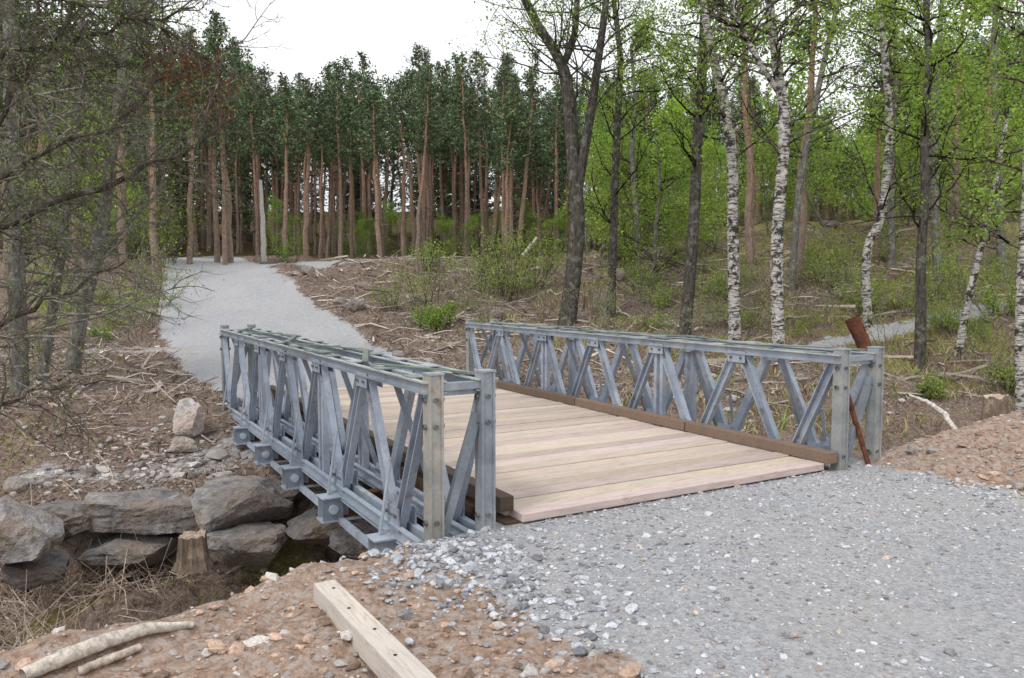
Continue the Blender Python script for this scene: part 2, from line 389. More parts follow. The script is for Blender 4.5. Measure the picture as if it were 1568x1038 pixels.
# ------------------------------------------------ bridge
L=7.664;HT=1.063;Lo,Li,Ri,Ro=-4.151,-3.759,0.0,.495;D1,D2=-3.431,-.212
br=empty('truss_bridge',(OX,OY,0));br.rotation_euler=(0,0,YAW)
bot=[.6+1.3*k for k in range(6)];top=[0,1.25,2.55,3.85,5.15,6.45,L]
def channel(m,p,q,h,fl,sgn,col=(1,1,1)):
    p=np.array(p,float);q=np.array(q,float)
    d=(q-p)/np.linalg.norm(q-p);sd=np.array([1.,0,0]);n=np.cross(d,sd);n/=np.linalg.norm(n)
    m.beam(p,q,.012,h,col=col)
    off=sd*sgn*(fl/2+.004)
    for s_ in (-1,1): m.beam(p+off+n*s_*(h/2-.006),q+off+n*s_*(h/2-.006),fl,.011,col=col)
def bolt(m,v,u,z,s_):
    m.tube([(v,u,z),(v+.018*s_,u,z)],[.016,.014],6,col=(.55,.52,.5))
def truss(v,name,side):
    m=MB();zb=-.10;zt=HT-.05
    for o in (-.045,.045):
        m.beam((v+o,-.04,zt),(v+o,L+.04,zt),.014,.080,col=(.9,.9,.9))
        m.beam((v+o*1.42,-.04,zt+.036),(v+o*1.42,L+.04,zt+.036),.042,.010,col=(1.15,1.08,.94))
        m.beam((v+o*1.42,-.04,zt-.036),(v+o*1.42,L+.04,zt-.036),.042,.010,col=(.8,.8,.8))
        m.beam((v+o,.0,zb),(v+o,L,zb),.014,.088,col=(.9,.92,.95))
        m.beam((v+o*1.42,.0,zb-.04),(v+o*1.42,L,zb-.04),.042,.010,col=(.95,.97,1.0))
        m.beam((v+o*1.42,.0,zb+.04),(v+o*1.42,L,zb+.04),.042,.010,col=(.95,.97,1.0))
    for t in np.arange(.3,L,.64): m.beam((v,t-.09,zt+.046),(v,t+.09,zt+.046),.13,.009,col=(.6,.62,.5) if rng.uniform()<.5 else (1.05,1.0,.88))
    for k,u0 in enumerate(bot):
        j=rng.uniform(.85,1.12);j2=rng.uniform(.85,1.12)
        channel(m,(v,u0-.04,zb+.03),(v,top[k]+.06,zt-.03),.10,.05,side,col=(j,j,j*1.03))
        channel(m,(v,u0+.04,zb+.03),(v,top[k+1]-.06,zt-.03),.10,.05,side,col=(j2,j2,j2*1.04))
        for sg in (-1,1):
            m.beam((v+.066*side*sg,u0-.13,zb+.09),(v+.066*side*sg,u0+.13,zb+.09),.010,.17,col=(.9,.92,.97))
            for du in (-.08,0,.08): bolt(m,v+.071*side*sg,u0+du,zb+.12,side*sg)
    for t in (2.55,5.15):
        for o in (-.055,.055): m.beam((v,t+o,zb),(v,t+o,zt),.06,.05,col=(.95,.95,1.0),up=(0,1,0))
        m.beam((v,t-.15,zt+.058),(v,t+.15,zt+.058),.12,.014,col=(.5,.5,.45))
    for t in top[1:-1]:
        for sg in (-1,1):
            m.beam((v+.066*sg,t-.12,zt-.07),(v+.066*sg,t+.12,zt-.07),.008,.12,col=(.95,.97,1.0))
            for du in (-.07,.07): bolt(m,v+.07*sg,t+du,zt-.08,sg)
    for t in (0,L):
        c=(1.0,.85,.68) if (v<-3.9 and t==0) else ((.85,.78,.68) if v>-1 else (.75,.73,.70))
        for o in (-.045,.045): m.beam((v+o,t,-.2),(v+o,t,HT+.04),.016,.105,col=c,up=(0,1,0))
        m.beam((v,t-.035,-.2),(v,t-.035,HT+.03),.074,.012,col=c,up=(0,1,0))
        m.beam((v,t,HT+.035),(v,t,HT+.048),.115,.115,col=(.8,.8,.75),up=(0,1,0))
        for zz in (.1,.75,.93):
            m.tube([(v-.075,t,zz),(v+.075,t,zz)],[.02,.02],8,col=(.45,.4,.35))
            m.tube([(v,t-.042,zz),(v,t-.055,zz)],[.018,.016],8,col=(.45,.4,.35))
        m.beam((v,t,-.22),(v,t,-.19),.24,.24,col=(.8,.8,.8),up=(0,1,0))
    return m.build(name,[STEEL],parent=br)
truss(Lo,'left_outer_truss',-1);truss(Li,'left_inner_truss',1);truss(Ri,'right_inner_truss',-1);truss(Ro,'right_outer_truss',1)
m=MB()
for a,b in ((Lo,Li),(Ri,Ro)):
    for t in top: m.beam((a+.06,t+.03,HT-.09),(b-.06,t+.03,HT-.09),.05,.05,col=(.9,.9,.9))
    for k in range(6):
        m.beam((a if k%2 else b,top[k]+.1,HT+.014),(b if k%2 else a,top[k+1]-.1,HT+.014),.05,.008,col=(.42,.48,.33))
        m.beam((b-.03,bot[k]+.13,-.02),(a+.03,bot[k]+.13,HT-.12),.04,.04,col=(.6,.6,.62))
    for t in (0,L):
        m.beam((a+.06,t+.01,-.02),(b-.06,t+.01,HT-.25),.05,.06,col=(.6,.6,.58))
        m.beam((a+.05,t,HT-.05),(b-.05,t,HT-.05),.06,.05,col=(.8,.78,.74))
m.build('truss_bracing',[STEEL],parent=br)
m=MB()
for u0 in bot:
    for z,w_,h_ in ((-.155,.11,.012),(-.34,.11,.012),(-.25,.01,.18)):
        m.beam((Lo-.13,u0,z),(Ro+.13,u0,z),w_,h_)
m.build('transoms',[RUST],parent=br)
m=MB()
for u0 in bot:
    for a,s_ in ((Lo,-1),(Ro,1)):
        m.beam((a+s_*.24,u0,-.149),(a+s_*.05,u0,-.149),.19,.012,col=(1.1,1.1,1.12))
        m.beam((a+s_*.24,u0,-.355),(a-s_*.55,u0,-.355),.19,.014,col=(1.1,1.1,1.12))
        m.beam((a+s_*.07,u0,-.348),(a+s_*.07,u0,-.155),.18,.012,up=(0,1,0))
        m.beam((a+s_*.23,u0-.075,-.252),(a+s_*.05,u0-.075,-.252),.010,.195,col=(.75,.77,.8))
        m.beam((a+s_*.23,u0+.075,-.252),(a+s_*.05,u0+.075,-.252),.010,.195)
        m.tube([(a+s_*.076,u0,-.25),(a+s_*.13,u0,-.25)],[.04,.04],10,col=(1.4,1.4,1.4))
        m.tube([(a+s_*.14,u0-.081,-.25),(a+s_*.14,u0-.10,-.25)],[.042,.042],10,col=(1.5,1.5,1.5))
        m.tube([(a+s_*.14,u0-.10,-.25),(a+s_*.14,u0-.102,-.25)],[.042,.001],10,col=(1.5,1.5,1.5))
        m.beam((a+s_*.15,u0+.04,-.14),(a+s_*.06,u0+.04,.42),.04,.012)
        m.beam((a+s_*.07,u0-.03,-.36),(a+s_*.07,u0+1.27 if u0<6.5 else u0+.5,-.36),.05,.05,col=(1.1,1.1,1.15))
for a in (Lo,Li,Ri,Ro):
    m.beam((a-.02,-.12,-.17),(a-.02,L+.1,-.17),.11,.02,col=(1.1,1.1,1.15))
m.beam((Lo,-.05,-.30),(Li+.05,-.05,-.30),.16,.10,col=(.7,.7,.7))
m.beam((Lo-.07,-.25,-.36),(Lo-.07,.6,-.36),.06,.05,col=(1.1,1.1,1.15))
m.build('transom_brackets',[STEEL],parent=br)
m=MB()
for v in np.linspace(D1+.2,D2-.2,6):
    for z,w_,h_ in ((-.05,.09,.01),(-.1,.008,.09)): m.beam((v,.05,z),(v,L-.05,z),w_,h_)
for v in (D1+.0,D2-.0): m.beam((v,0.02,-.12),(v,L,-.12),.05,.14)
m.build('stringers',[RUST],parent=br)
m=MB();u=0.0;DW=.045
while u<L-.05:
    w_=rng.uniform(.19,.225);c=rng.uniform(.76,1.1);cc=np.array([c,c*rng.uniform(.95,1.01),c*rng.uniform(.92,1.03)])
    dz=rng.uniform(-.006,.007);o=rng.uniform(-.03,.03)
    m.beam((D1-.02+(o if u>.1 else 0),u+w_/2,DW-.032+dz),(D2+.015,u+w_/2+rng.uniform(-.002,.002),DW-.032+dz+rng.uniform(-.003,.003)),w_-.016,.064,col=cc);u+=w_
deck=m.build('deck_planks',[WOOD],parent=br)
bv=deck.modifiers.new('b','BEVEL');bv.width=.006;bv.segments=1
m=MB()
for v in (D1-.08,D2+.08):
    segs=[-.05,1.9,4.1,6.3,L] if v>-1 else [.12,2.3,4.9,L]
    for a,b in zip(segs[:-1],segs[1:]):
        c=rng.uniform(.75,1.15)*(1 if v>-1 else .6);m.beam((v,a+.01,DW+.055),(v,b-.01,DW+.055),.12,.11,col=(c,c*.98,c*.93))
    m.beam((v,.05,-.07),(v,L,-.07),.12,.12,col=(.5,.45,.42))
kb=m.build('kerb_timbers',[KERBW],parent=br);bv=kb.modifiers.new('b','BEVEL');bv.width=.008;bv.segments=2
m=MB();a=P_at(1288,572,7.45);b=P_at(1330,712,7.3);m.tube([a,(a+b)/2,b],[.026,.026,.026],8,col=(1.1,.9,.8));m.build('rusty_bar',[RUST],loc=tuple(b))
# ------------------------------------------------ timber beam, log, stumps
e=np.array([-.95,4.09]);f=np.array([-.29,3.03]);d=(f-e)/np.linalg.norm(f-e);pn=np.array([d[1],-d[0]])
s0=e+pn*.055
ob=MB();ob.beam((0,0,0),(1.9,0,0),.12,.12,col=(1.0,1.06,1.1));
tb=ob.build('timber_beam',[WOOD]);tb.location=(s0[0],s0[1],.065);tb.rotation_euler=(0,0.01,math.atan2(d[1],d[0]))
bv=tb.modifiers.new('b','BEVEL');bv.width=.006;bv.segments=2
h_=MB()
for k in range(5): h_.add([(.12+.28*k+.009*math.cos(t),.01*(-1)**k+.009*math.sin(t),.0625) for t in np.arange(8)*math.pi/4],quads=[[0,1,2,3],[0,3,4,7],[4,5,6,7]],col=(.5,.5,.5))
hb=h_.build('bolt_hole_spots',[RUST],parent=tb)  # flat dark spots painted where the bolt holes would be in shade
def stick(name,pts,R,mat,cols=(1,1,1),k=8,wob=.15):
    q=MB();P=np.array(pts,float)
    t=np.linspace(0,len(P)-1,len(P)*5);P2=np.stack([np.interp(t,range(len(P)),P[:,i]) for i in range(3)],1)
    R2=np.interp(t,range(len(P)),R);P2+=rng.normal(0,wob,P2.shape)*R2[:,None]
    q.tube(P2,R2,k,col=cols);return q.build(name,[mat],loc=tuple(P[0]),smooth=True)
DEADW=mat_attr('weathered_wood',bs=30,amt=.45)
def hz(px,py,dz=0): p=hit(px,py);p[2]+=dz;return p
stick('driftwood_log',[hz(295,966,.03),hz(225,985,.04),hz(165,1003,.05),hz(95,1026,.04),hz(35,1045,.03)],[.018,.030,.036,.038,.03],DEADW,(.50,.45,.39),wob=.06,k=7)
stick('driftwood_log',[hz(215,1000,.01),hz(160,1022,.02),hz(120,1040,.02)],[.018,.02,.02],DEADW,(.45,.38,.32),wob=.06,k=6)
stick('fallen_branch',[P_at(1465,662,10.5),P_at(1448,635,10.8),P_at(1420,615,11),P_at(1392,605,11.3)],[.03,.04,.03,.015],DEADW,(.55,.51,.46))
stick('fallen_trunk',[P_at(800,392,33),P_at(822,364,33.2)],[.08,.05],DEADW,(.5,.47,.4))
def stump(px,py,D,r,h,tint):
    c=P_at(px,py,D);q=MB();a=np.linspace(0,1,5);k=18
    q.tube(np.stack([c[0]+a*0,c[1]+a*0,c[2]-.12+a*(h+.12)],1),[r*1.5,r*1.2,r*1.08,r,r*.97],k,col=(1.3,1.05,.9))
    q.v[0]=q.v[0]+np.repeat(rng.normal(0,.07*r,(1,k,3)),5,axis=0).reshape(-1,3);q.v[0][-k:,2]+=rng.uniform(-.02,.04,k)
    rim=q.v[0][-k:]
    q.add(np.concatenate([[rim.mean(0)],rim]),tris=[[0,1+j,1+(j+1)%k] for j in range(k)],mat=1,col=tint)
    q.build('tree_stump',[GREY,DEADW],loc=tuple(c))
stump(296,850,7.3,.12,.19,(.42,.33,.26));stump(1523,650,10.6,.15,.38,(.42,.33,.25));stump(655,430,29,.13,.5,(.3,.22,.16));stump(900,470,22,.12,.3,(.35,.26,.2))
for px,py in ((500,455),(575,500),(480,432),(600,440),(690,470),(560,425),(1000,460),(1280,430),(1120,440),(180,560),(90,640)):
    b=hit(px,py);stump(px,py,b[1],rng.uniform(.09,.16),rng.uniform(.12,.3),(.45,.35,.26))
stick('leaning_stake',[P_at(1304,487,8.9),P_at(1320,520,8.9),P_at(1332,560,8.9),P_at(1341,720,8.9)],[.085,.08,.07,.07],RUST,(1.1,.9,.8),k=6,wob=.03)
# ------------------------------------------------ trees
def rot_dir(d,ang,az):
    d=d/np.linalg.norm(d);r=np.array([0,0,1.]) if abs(d[2])<.9 else np.array([1.,0,0])
    a=np.cross(d,r);a/=np.linalg.norm(a);b=np.cross(d,a)
    return d*math.cos(ang)+(a*math.cos(az)+b*math.sin(az))*math.sin(ang)
def grow(mb,p,d,length,r,lev,maxlev,P,tips):
    n=5 if lev<maxlev else 4
    pts=[p];dd=d/np.linalg.norm(d)
    for i in range(n-1):
        dd=dd+rng.normal(0,P.get('wander',.16),3)+np.array([0,0,P.get('trop',.05)]);dd/=np.linalg.norm(dd)
        pts.append(pts[-1]+dd*length/(n-1))
    pts=np.array(pts);R=np.linspace(r,r*.3,n)
    mb.tube(pts,R,5 if lev<2 else 3,col=P.get('bcol',(1,1,1)))
    if lev<maxlev:
        for k in range(P['kids'][lev-1]):
            t=rng.uniform(.2,1.0);i=min(int(t*(n-1)),n-2);f_=t*(n-1)-i
            q=pts[i]*(1-f_)+pts[i+1]*f_
            grow(mb,q,rot_dir(pts[i+1]-pts[i],rng.uniform(.4,1.1),rng.uniform(0,6.28)),length*rng.uniform(.35,.6)*(1.1-t*.3),max(r*.45,.0025),lev+1,maxlev,P,tips)
    if lev>=maxlev-1: tips.append(pts[1:])
def resample(P,n):
    P=np.array(P,float);t=np.linspace(0,len(P)-1,n)
    i=np.minimum(t.astype(int),len(P)-2);f=(t-i)[:,None]
    g=lambda k:P[np.clip(k,0,len(P)-1)]
    p0,p1,p2,p3=g(i-1),g(i),g(i+1),g(i+2)
    return .5*((2*p1)+(-p0+p2)*f+(2*p0-5*p1+4*p2-p3)*f*f+(-p0+3*p1-3*p2+p3)*f**3)
LG=np.array([.29,.415,.075]);MG=np.array([.19,.295,.065]);DG=np.array([.10,.14,.075]);YG=np.array([.37,.43,.13])  # DG: pine green lightened in the colour to stand in for distance haze
def lcols(N,a,b,var=.3):
    t=rng.uniform(0,1,(N,1));return np.clip((a*t+b*(1-t))*rng.uniform(1-var,1+var,(N,1)),0,.6)
def tree_world(name,trunks,bark,P,leafcols=(LG,MG),loc=None,link=True):
    mb=MB();tips=[]
    for ti,(T,R) in enumerate(trunks):
        n=max(len(T)*4,10);T2=resample(T,n);R2=np.interp(np.linspace(0,1,n),np.linspace(0,1,len(R)),R)
        if ti==0: R2[0]*=1.35;
        mb.tube(T2,R2,9,col=(1,1,1))
        for k in range(P['n']):
            t=P.get('start',.3)+(1-P.get('start',.3))*rng.uniform(0,1)**.9
            i=min(int(t*(n-1)),n-2);q=T2[i]
            az=rng.uniform(0,6.28)
            el=rng.uniform(*P.get('el',(.1,.9)))
            d=np.array([math.cos(az)*math.cos(el),math.sin(az)*math.cos(el),math.sin(el)])
            ln=P['len']*(1.15-t*.75)*rng.uniform(.6,1.2)
            grow(mb,q,d,ln,min(R2[i]*.5,P.get('br',.035)),1,P.get('max',3),P,tips)
    if P.get('leaves',0) and tips:
        A=np.concatenate(tips);k=P['leaves'];idx=rng.integers(0,len(A),k)
        clump=fbm(A[idx,0]*1.1+A[idx,1],A[idx,2]*1.1,17)
        keep=rng.uniform(0,1,k)<.55+clump*1.4
        C=A[idx][keep]+rng.normal(0,P.get('spread',.09),(keep.sum(),3))
        cl=lcols(len(C),*leafcols);cl*= (1+.5*clump[keep])[:,None]
        mb.leaves(C,P.get('ls',.06)*rng.uniform(.6,1.3,len(C)),cl,mat=1,aspect=.75)
    if not link: return mb.build(name,[bark,LEAF],link=False)
    return mb.build(name,[bark,LEAF],loc=tuple(trunks[0][0][0]),smooth=True)
def px_tree(name,lines,bark,P,leafcols=(LG,MG),D=None):
    base=hit(lines[0][0][0],lines[0][0][1]);Dp=D or base[1]
    tr=[]
    for li,ln in enumerate(lines):
        T=[];R=[]
        for k,(a,b,w) in enumerate(ln):
            p=P_at(a,b,Dp+(0 if li==0 else .12*k*(-1)**li));
            if li==0 and k==0: p[2]=float(H(p[0],p[1]))-.15
            T.append(p);R.append(w/F*Dp/2)
        tr.append((T,R))
    return tree_world(name,tr,bark,P,leafcols)
PB=dict(n=26,start=.38,len=2.6,kids=[5,4],max=3,leaves=7000,ls=.07,spread=.14,bcol=(.35,.3,.28),br=.03,wander=.2,trop=.04)
def pb(**k): d=dict(PB);d.update(k);return d
px_tree('alder_tree',[[(868,497,28),(880,400,25),(884,330,23),(877,230,21),(868,130,19),(855,88,16),(822,35,13),(795,-20,11),(770,-90,7)],
   [(884,300,15),(893,240,15),(905,170,14),(915,100,12),(926,20,10),(935,-60,7)],[(862,100,12),(880,50,10),(885,-30,8),(890,-80,5)]],ALDER,pb(n=18,len=3.8,start=.40,leaves=10000,bcol=(.8,.8,.8)))
px_tree('alder_tree',[[(936,486,15),(938,400,13),(941,300,12),(946,180,11),(950,90,9),(940,0,7),(935,-90,4)]],ALDER,pb(n=24,leaves=8000,start=.25))
px_tree('rowan_tree',[[(1048,515,20),(1056,430,18),(1063,330,17),(1068,220,16),(1075,110,15),(1080,0,13),(1085,-110,9)]],ALDER,pb(n=20,leaves=6500,start=.4))
px_tree('birch_tree',[[(1125,530,20),(1124,440,18),(1122,340,17),(1121,240,16),(1108,150,15),(1090,80,13),(1076,0,11),(1060,-100,7)]],BIRCH,pb(n=24,leaves=6500,start=.45))
px_tree('birch_tree',[[(1194,560,20),(1190,460,19),(1190,370,18),(1196,280,17),(1201,190,17),(1190,100,15),(1180,20,13),(1172,-90,9)],[(1198,150,9),(1160,90,8),(1130,30,6),(1110,-40,4)]],BIRCH,pb(n=22,leaves=5500,start=.45))
px_tree('birch_tree',[[(1212,445,11),(1218,350,11),(1228,260,10),(1246,170,9),(1265,80,8),(1284,0,7),(1300,-80,4)]],GREY,pb(n=20,leaves=5000,len=2.2))
px_tree('birch_tree',[[(1330,500,14),(1326,430,13),(1330,375,13),(1348,335,13),(1358,260,12),(1362,180,11),(1354,80,10),(1345,0,8),(1338,-90,5)]],BIRCH,pb(n=24,leaves=7500,start=.35))
px_tree('alder_tree',[[(1408,566,18),(1410,480,16),(1410,400,14),(1416,300,13),(1416,200,12),(1422,100,10),(1418,0,8),(1415,-80,5)]],ALDER,pb(n=22,leaves=6500,start=.35,len=2.0))
px_tree('birch_tree',[[(1466,545,13),(1478,480,11),(1494,410,10),(1512,340,9),(1526,270,7),(1540,190,5),(1550,120,3)]],BIRCH,pb(n=20,leaves=4500,len=1.6,start=.3))
px_tree('birch_tree',[[(1566,640,18),(1563,540,17),(1565,430,16),(1572,300,14),(1575,150,12),(1580,0,9)]],BIRCH,pb(n=22,leaves=6500,len=2.0,start=.4),D=15)
px_tree('birch_tree',[[(1366,410,11),(1364,320,10),(1366,220,9),(1372,120,8),(1368,20,6),(1366,-60,4)]],GREY,pb(n=20,leaves=7000,len=2.8,ls=.1))
px_tree('birch_tree',[[(1436,430,14),(1432,340,12),(1430,240,11),(1434,140,9),(1440,40,7),(1444,-50,4)]],GREY,pb(n=22,leaves=9000,len=3.2,ls=.1,start=.2))
px_tree('birch_tree',[[(1535,420,14),(1530,330,12),(1528,230,11),(1522,120,9),(1524,20,7),(1530,-50,4)]],GREY,pb(n=24,leaves=9500,len=3.4,ls=.1,start=.2))
px_tree('birch_tree',[[(978,420,10),(975,330,9),(968,240,8),(972,150,6),(966,70,4)]],GREY,pb(n=30,leaves=10000,len=2.8,ls=.095,start=.1))
px_tree('birch_tree',[[(1000,440,8),(1004,360,7),(1010,280,5),(1006,220,3)]],GREY,pb(n=22,leaves=6000,len=1.6,ls=.08,start=.1))
# left trees
px_tree('birch_tree',[[(108,572,24),(125,480,22),(145,400,20),(160,320,18),(172,230,16),(186,130,14),(203,30,11),(215,-60,7)]],GREY,pb(n=34,leaves=6500,len=2.3,start=.2,kids=[6,4],ls=.05,bcol=(1.0,.98,.94)))
px_tree('dead_larch_tree',[[(30,600,28),(28,500,26),(24,380,24),(20,240,22),(16,100,19),(12,-60,14)]],GREY,pb(n=48,leaves=3500,len=2.3,start=.15,el=(-.35,.35),kids=[7,4],trop=-.03,ls=.04,bcol=(1.3,1.27,1.2)),(LG,MG))
px_tree('dead_larch_tree',[[(62,585,16),(80,480,15),(98,360,14),(112,240,13),(120,120,12),(126,0,10),(130,-70,7)]],GREY,pb(n=38,leaves=3500,len=1.9,start=.2,el=(-.4,.4),kids=[6,4],trop=-.03,ls=.04,bcol=(1.2,1.17,1.1)),(LG,MG))
nb=MB();tips=[]
PL=dict(kids=[7,4],bcol=(1.6,1.55,1.45),wander=.28,trop=-.02)
NT_D=6.0
tx=P_at(-60,700,NT_D);gz=float(H(tx[0],tx[1]))
Tt=[(tx[0]+.1*k*.2,tx[1],gz-.2+k*1.0) for k in range(8)]
nb.tube(resample(Tt,16),np.linspace(.17,.08,16),10)
for ln,nk in (([(-60,400,26),(0,345,20),(70,318,16),(140,290,13),(220,262,11),(300,222,8),(368,176,4)],36),
           ([(-60,260,18),(-10,180,14),(40,110,12),(90,50,9),(140,-20,7),(170,-60,4)],36),
           ([(-60,520,14),(0,500,11),(60,470,9),(130,430,7),(190,400,4)],14),
           ([(-60,120,16),(30,80,12),(120,60,9),(210,30,7),(290,10,4)],40),
           ([(-60,-20,16),(60,-10,12),(180,20,9),(270,60,6),(340,110,3)],40),
           ([(-60,640,10),(0,620,8),(50,600,6),(90,590,3)],14),
           ([(-60,320,14),(20,260,11),(110,215,8),(180,190,6),(250,120,3)],30)):
    T=resample([P_at(a,b,NT_D+.15*i) for i,(a,b,w) in enumerate(ln)],14);R=np.interp(np.linspace(0,1,14),np.linspace(0,1,len(ln)),[w/F*NT_D/2*.8 for a,b,w in ln])
    T+=rng.normal(0,.02,T.shape)
    nb.tube(T,R,7,col=(1.1,1.06,1.0))
    for k in range(nk):
        i=int(rng.uniform(1,13));d=T[min(i+1,13)]-T[i-1]
        grow(nb,T[i],rot_dir(d,rng.uniform(.5,1.2),rng.uniform(0,6.28))+np.array([0,0,-.1]),rng.uniform(.25,.8),.008,1,3,PL,tips)
A=np.concatenate(tips);
cc=P_at(300,130,NT_D+.7);dist=np.linalg.norm(A-cc,axis=1);S=A[dist<.4]
if len(S):
    idx=rng.integers(0,len(S),600);nb.leaves(S[idx]+rng.normal(0,.03,(600,3)),.042,lcols(600,np.array([.30,.12,.07]),np.array([.18,.09,.06])),mat=1)
idx=rng.integers(0,len(A),3000);nb.leaves(A[idx]+rng.normal(0,.02,(3000,3)),.024,lcols(3000,LG,MG),mat=1)
nb.build('larch_tree',[ALDER,LEAF],loc=tuple(Tt[0]),smooth=True)
# ------------------------------------------------ forest of pines (instanced)
def pine(h,crown,lowlen,seed,dens=1.0,pw=.95,tr=.17):
    q=MB();n=14;T=np.zeros((n,3));T[:,2]=np.linspace(0,h,n);T[:,:2]=np.cumsum(rng.normal(0,.05,(n,2)),0)
    a=np.linspace(0,1,n)[:,None];tc=np.repeat(np.array([[.9,.86,.83]])*(1-a)+np.array([[1.35,.9,.66]])*a,7,axis=0)
    q.tube(T,np.linspace(tr,.02,n),7,col=tc)
    C=[];cs=[]
    nb_=int(90*dens)
    for k in range(nb_):
        t=crown+(1-crown)*(k/nb_);z=t*h;i=min(int(t*(n-1)),n-2)
        p=T[i]*(1-(t*(n-1)-i))+T[i+1]*(t*(n-1)-i)
        az=rng.uniform(0,6.28);rel=(t-crown)/(1-crown)
        ln=lowlen*(1-rel)**pw*min(1,.45+rel*3)*rng.uniform(.4,1.35)+.1
        e=rng.uniform(-.15,.3)+rel*.7;d=np.array([math.cos(az)*math.cos(e),math.sin(az)*math.cos(e),math.sin(e)])
        s_=np.linspace(0,1,3)[:,None];pts=p+d*ln*s_+np.array([0,0,.15])*ln*s_**2
        q.tube(pts,np.linspace(.022,.006,3),3,col=(.5,.45,.4))
        m_=int(22*ln/1.3)+5
        tt=rng.uniform(.25,1.05,m_)[:,None];cpt=p+d*ln*tt+np.array([0,0,.15])*ln*tt**2+rng.normal(0,.13,(m_,3))*np.array([1,1,.6])
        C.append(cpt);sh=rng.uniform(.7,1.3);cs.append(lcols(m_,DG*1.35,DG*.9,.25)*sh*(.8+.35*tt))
    for k in range(24):
        z=rng.uniform(.08,max(crown,.2))*h;az=rng.uniform(0,6.28);ln=rng.uniform(.3,1.4)
        p=np.array([0,0,z]);q.tube([p,p+np.array([math.cos(az)*ln*.6,math.sin(az)*ln*.6,.02]),p+np.array([math.cos(az)*ln,math.sin(az)*ln,-.1])],[.016,.010,.004],3,col=(.8,.76,.72))
    C=np.concatenate(C);cs=np.concatenate(cs)
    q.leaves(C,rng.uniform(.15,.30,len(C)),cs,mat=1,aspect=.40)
    return q.build('pine',[PINEB,NEEDLE],link=False)
pines=[pine(13,.56,1.9,1,.85,.8),pine(13,.62,1.8,2,.8,.65),pine(13,.50,2.0,3,.9),pine(13,.66,1.7,4,.7,.55),pine(13,.12,2.1,5,1.7,1.05),pine(13,.34,1.7,6,1.15,1.1),pine(13,.70,2.0,8,.6,.5)]
fp=empty('pine_forest',(0,50,0))
def inst(me,name,x,y,s,parent,rz=None,dz=-.1,tilt=.02):
    o=bpy.data.objects.new(name,me);o.location=(x-parent.location.x,y-parent.location.y,float(H(x,y,False))+dz-parent.location.z)
    w_=max(s,.85)
    o.rotation_euler=(rng.normal(0,tilt),rng.normal(0,tilt),rng.uniform(0,6.28));o.scale=(w_*rng.uniform(.8,1.2),w_*rng.uniform(.8,1.2),s);o.parent=parent
    sc.collection.objects.link(o);return o
cnt=0
for yy in np.arange(41,82,2.4):
    w=yy*.70+4
    for xx in np.arange(-w,w,2.3+(yy-42)*.02):
        x_=xx+rng.uniform(-1.9,1.9);y_=yy+rng.uniform(-2.0,1.6)
        px=784+F*x_/y_
        if abs(x_+.385*y_)<2.4 and y_<50: continue
        if x_>4 and y_<48 and rng.uniform()<.5: continue
        if rng.uniform()<.10+.5*max(0,float(fbm(x_*.15,y_*.15,77))): continue
        k=rng.choice(7,p=[.24,.20,.18,.16,.02,.06,.14]) if yy<60 else (rng.choice(7,p=[.2,.16,.2,.10,.10,.14,.10]) if yy<73 else 4)
        ang=np.interp(px,[0,370,420,560,640,760,860,1150,1200,1390,1430,1568],[.33,.30,.25,.265,.28,.275,.25,.27,.19,.20,.29,.31])
        s=(CH+ang*y_-float(H(x_,y_,False)))/13*rng.choice([rng.uniform(.65,.85),rng.uniform(.85,1.0),rng.uniform(1.0,1.12)],p=[.2,.5,.3])
        inst(pines[k],'pine',x_,y_,float(np.clip(s,.4,1.28)),fp,tilt=.03);cnt+=1
for px,py,s in ((290,404,.75),(332,402,.8),(354,402,.8),(345,405,.7),(1150,412,1.0),(1222,420,1.0),(1458,372,1.0),(1500,365,1.1),(235,420,.8),(180,430,.9),(120,430,.9),(60,430,.95),(10,440,.9),(1340,400,.7)):
    p=hit(px,py);o=bpy.data.objects.new('pine_tree',pines[int(rng.integers(0,4))]);o.location=(p[0],p[1],p[2]-.1);o.scale=(s,s,s);o.rotation_euler=(0,0,rng.uniform(0,6));sc.collection.objects.link(o)
b_=hit(405,402);stick('dead_pine_trunk',[b_,P_at(402,340,b_[1]),P_at(399,275,b_[1])],[.13,.11,.07],DEADW,(.5,.47,.44))
# understorey broadleaf (instanced)
def sap(h,n,ll,leaves,ls,cols):
    T=[(0,0,0),(.05*h*rng.normal(),.05*h*rng.normal(),h*.35),(.08*h*rng.normal(),.08*h*rng.normal(),h*.7),(.1*h*rng.normal(),.1*h*rng.normal(),h)]
    return tree_world('sapling',[(T,[.05*h/6,.035*h/6,.02*h/6,.006])],GREY,dict(n=n,start=.08,len=ll,kids=[4,3],max=3,leaves=leaves,ls=ls,spread=.17,br=.02,el=(.0,.9)),cols,link=False)
saps=[sap(6,24,1.9,5500,.105,(LG,MG)),sap(5,22,1.7,5000,.10,(LG*1.1,LG)),sap(6.5,26,2.0,6000,.105,(MG,LG)),sap(4,18,1.5,3900,.095,(YG,LG))]
us=empty('birch_woodland',(0,35,0))
for k in range(106):
    y_=rng.uniform(30,56);px=rng.uniform(900,1640) if k<68 else (rng.uniform(-60,300) if k<86 else rng.uniform(300,900))
    if k>=86: y_=rng.uniform(41,50)
    x_=(px-784)/F*y_
    if abs(x_+.385*y_)<2.8: continue
    s=rng.uniform(.7,1.35)*(1 if k<86 else .42)
    o=inst(saps[int(rng.integers(0,4))],'birch_sapling',x_,y_,s,us,tilt=.08);o.scale=(s,s,s)
scr=[]
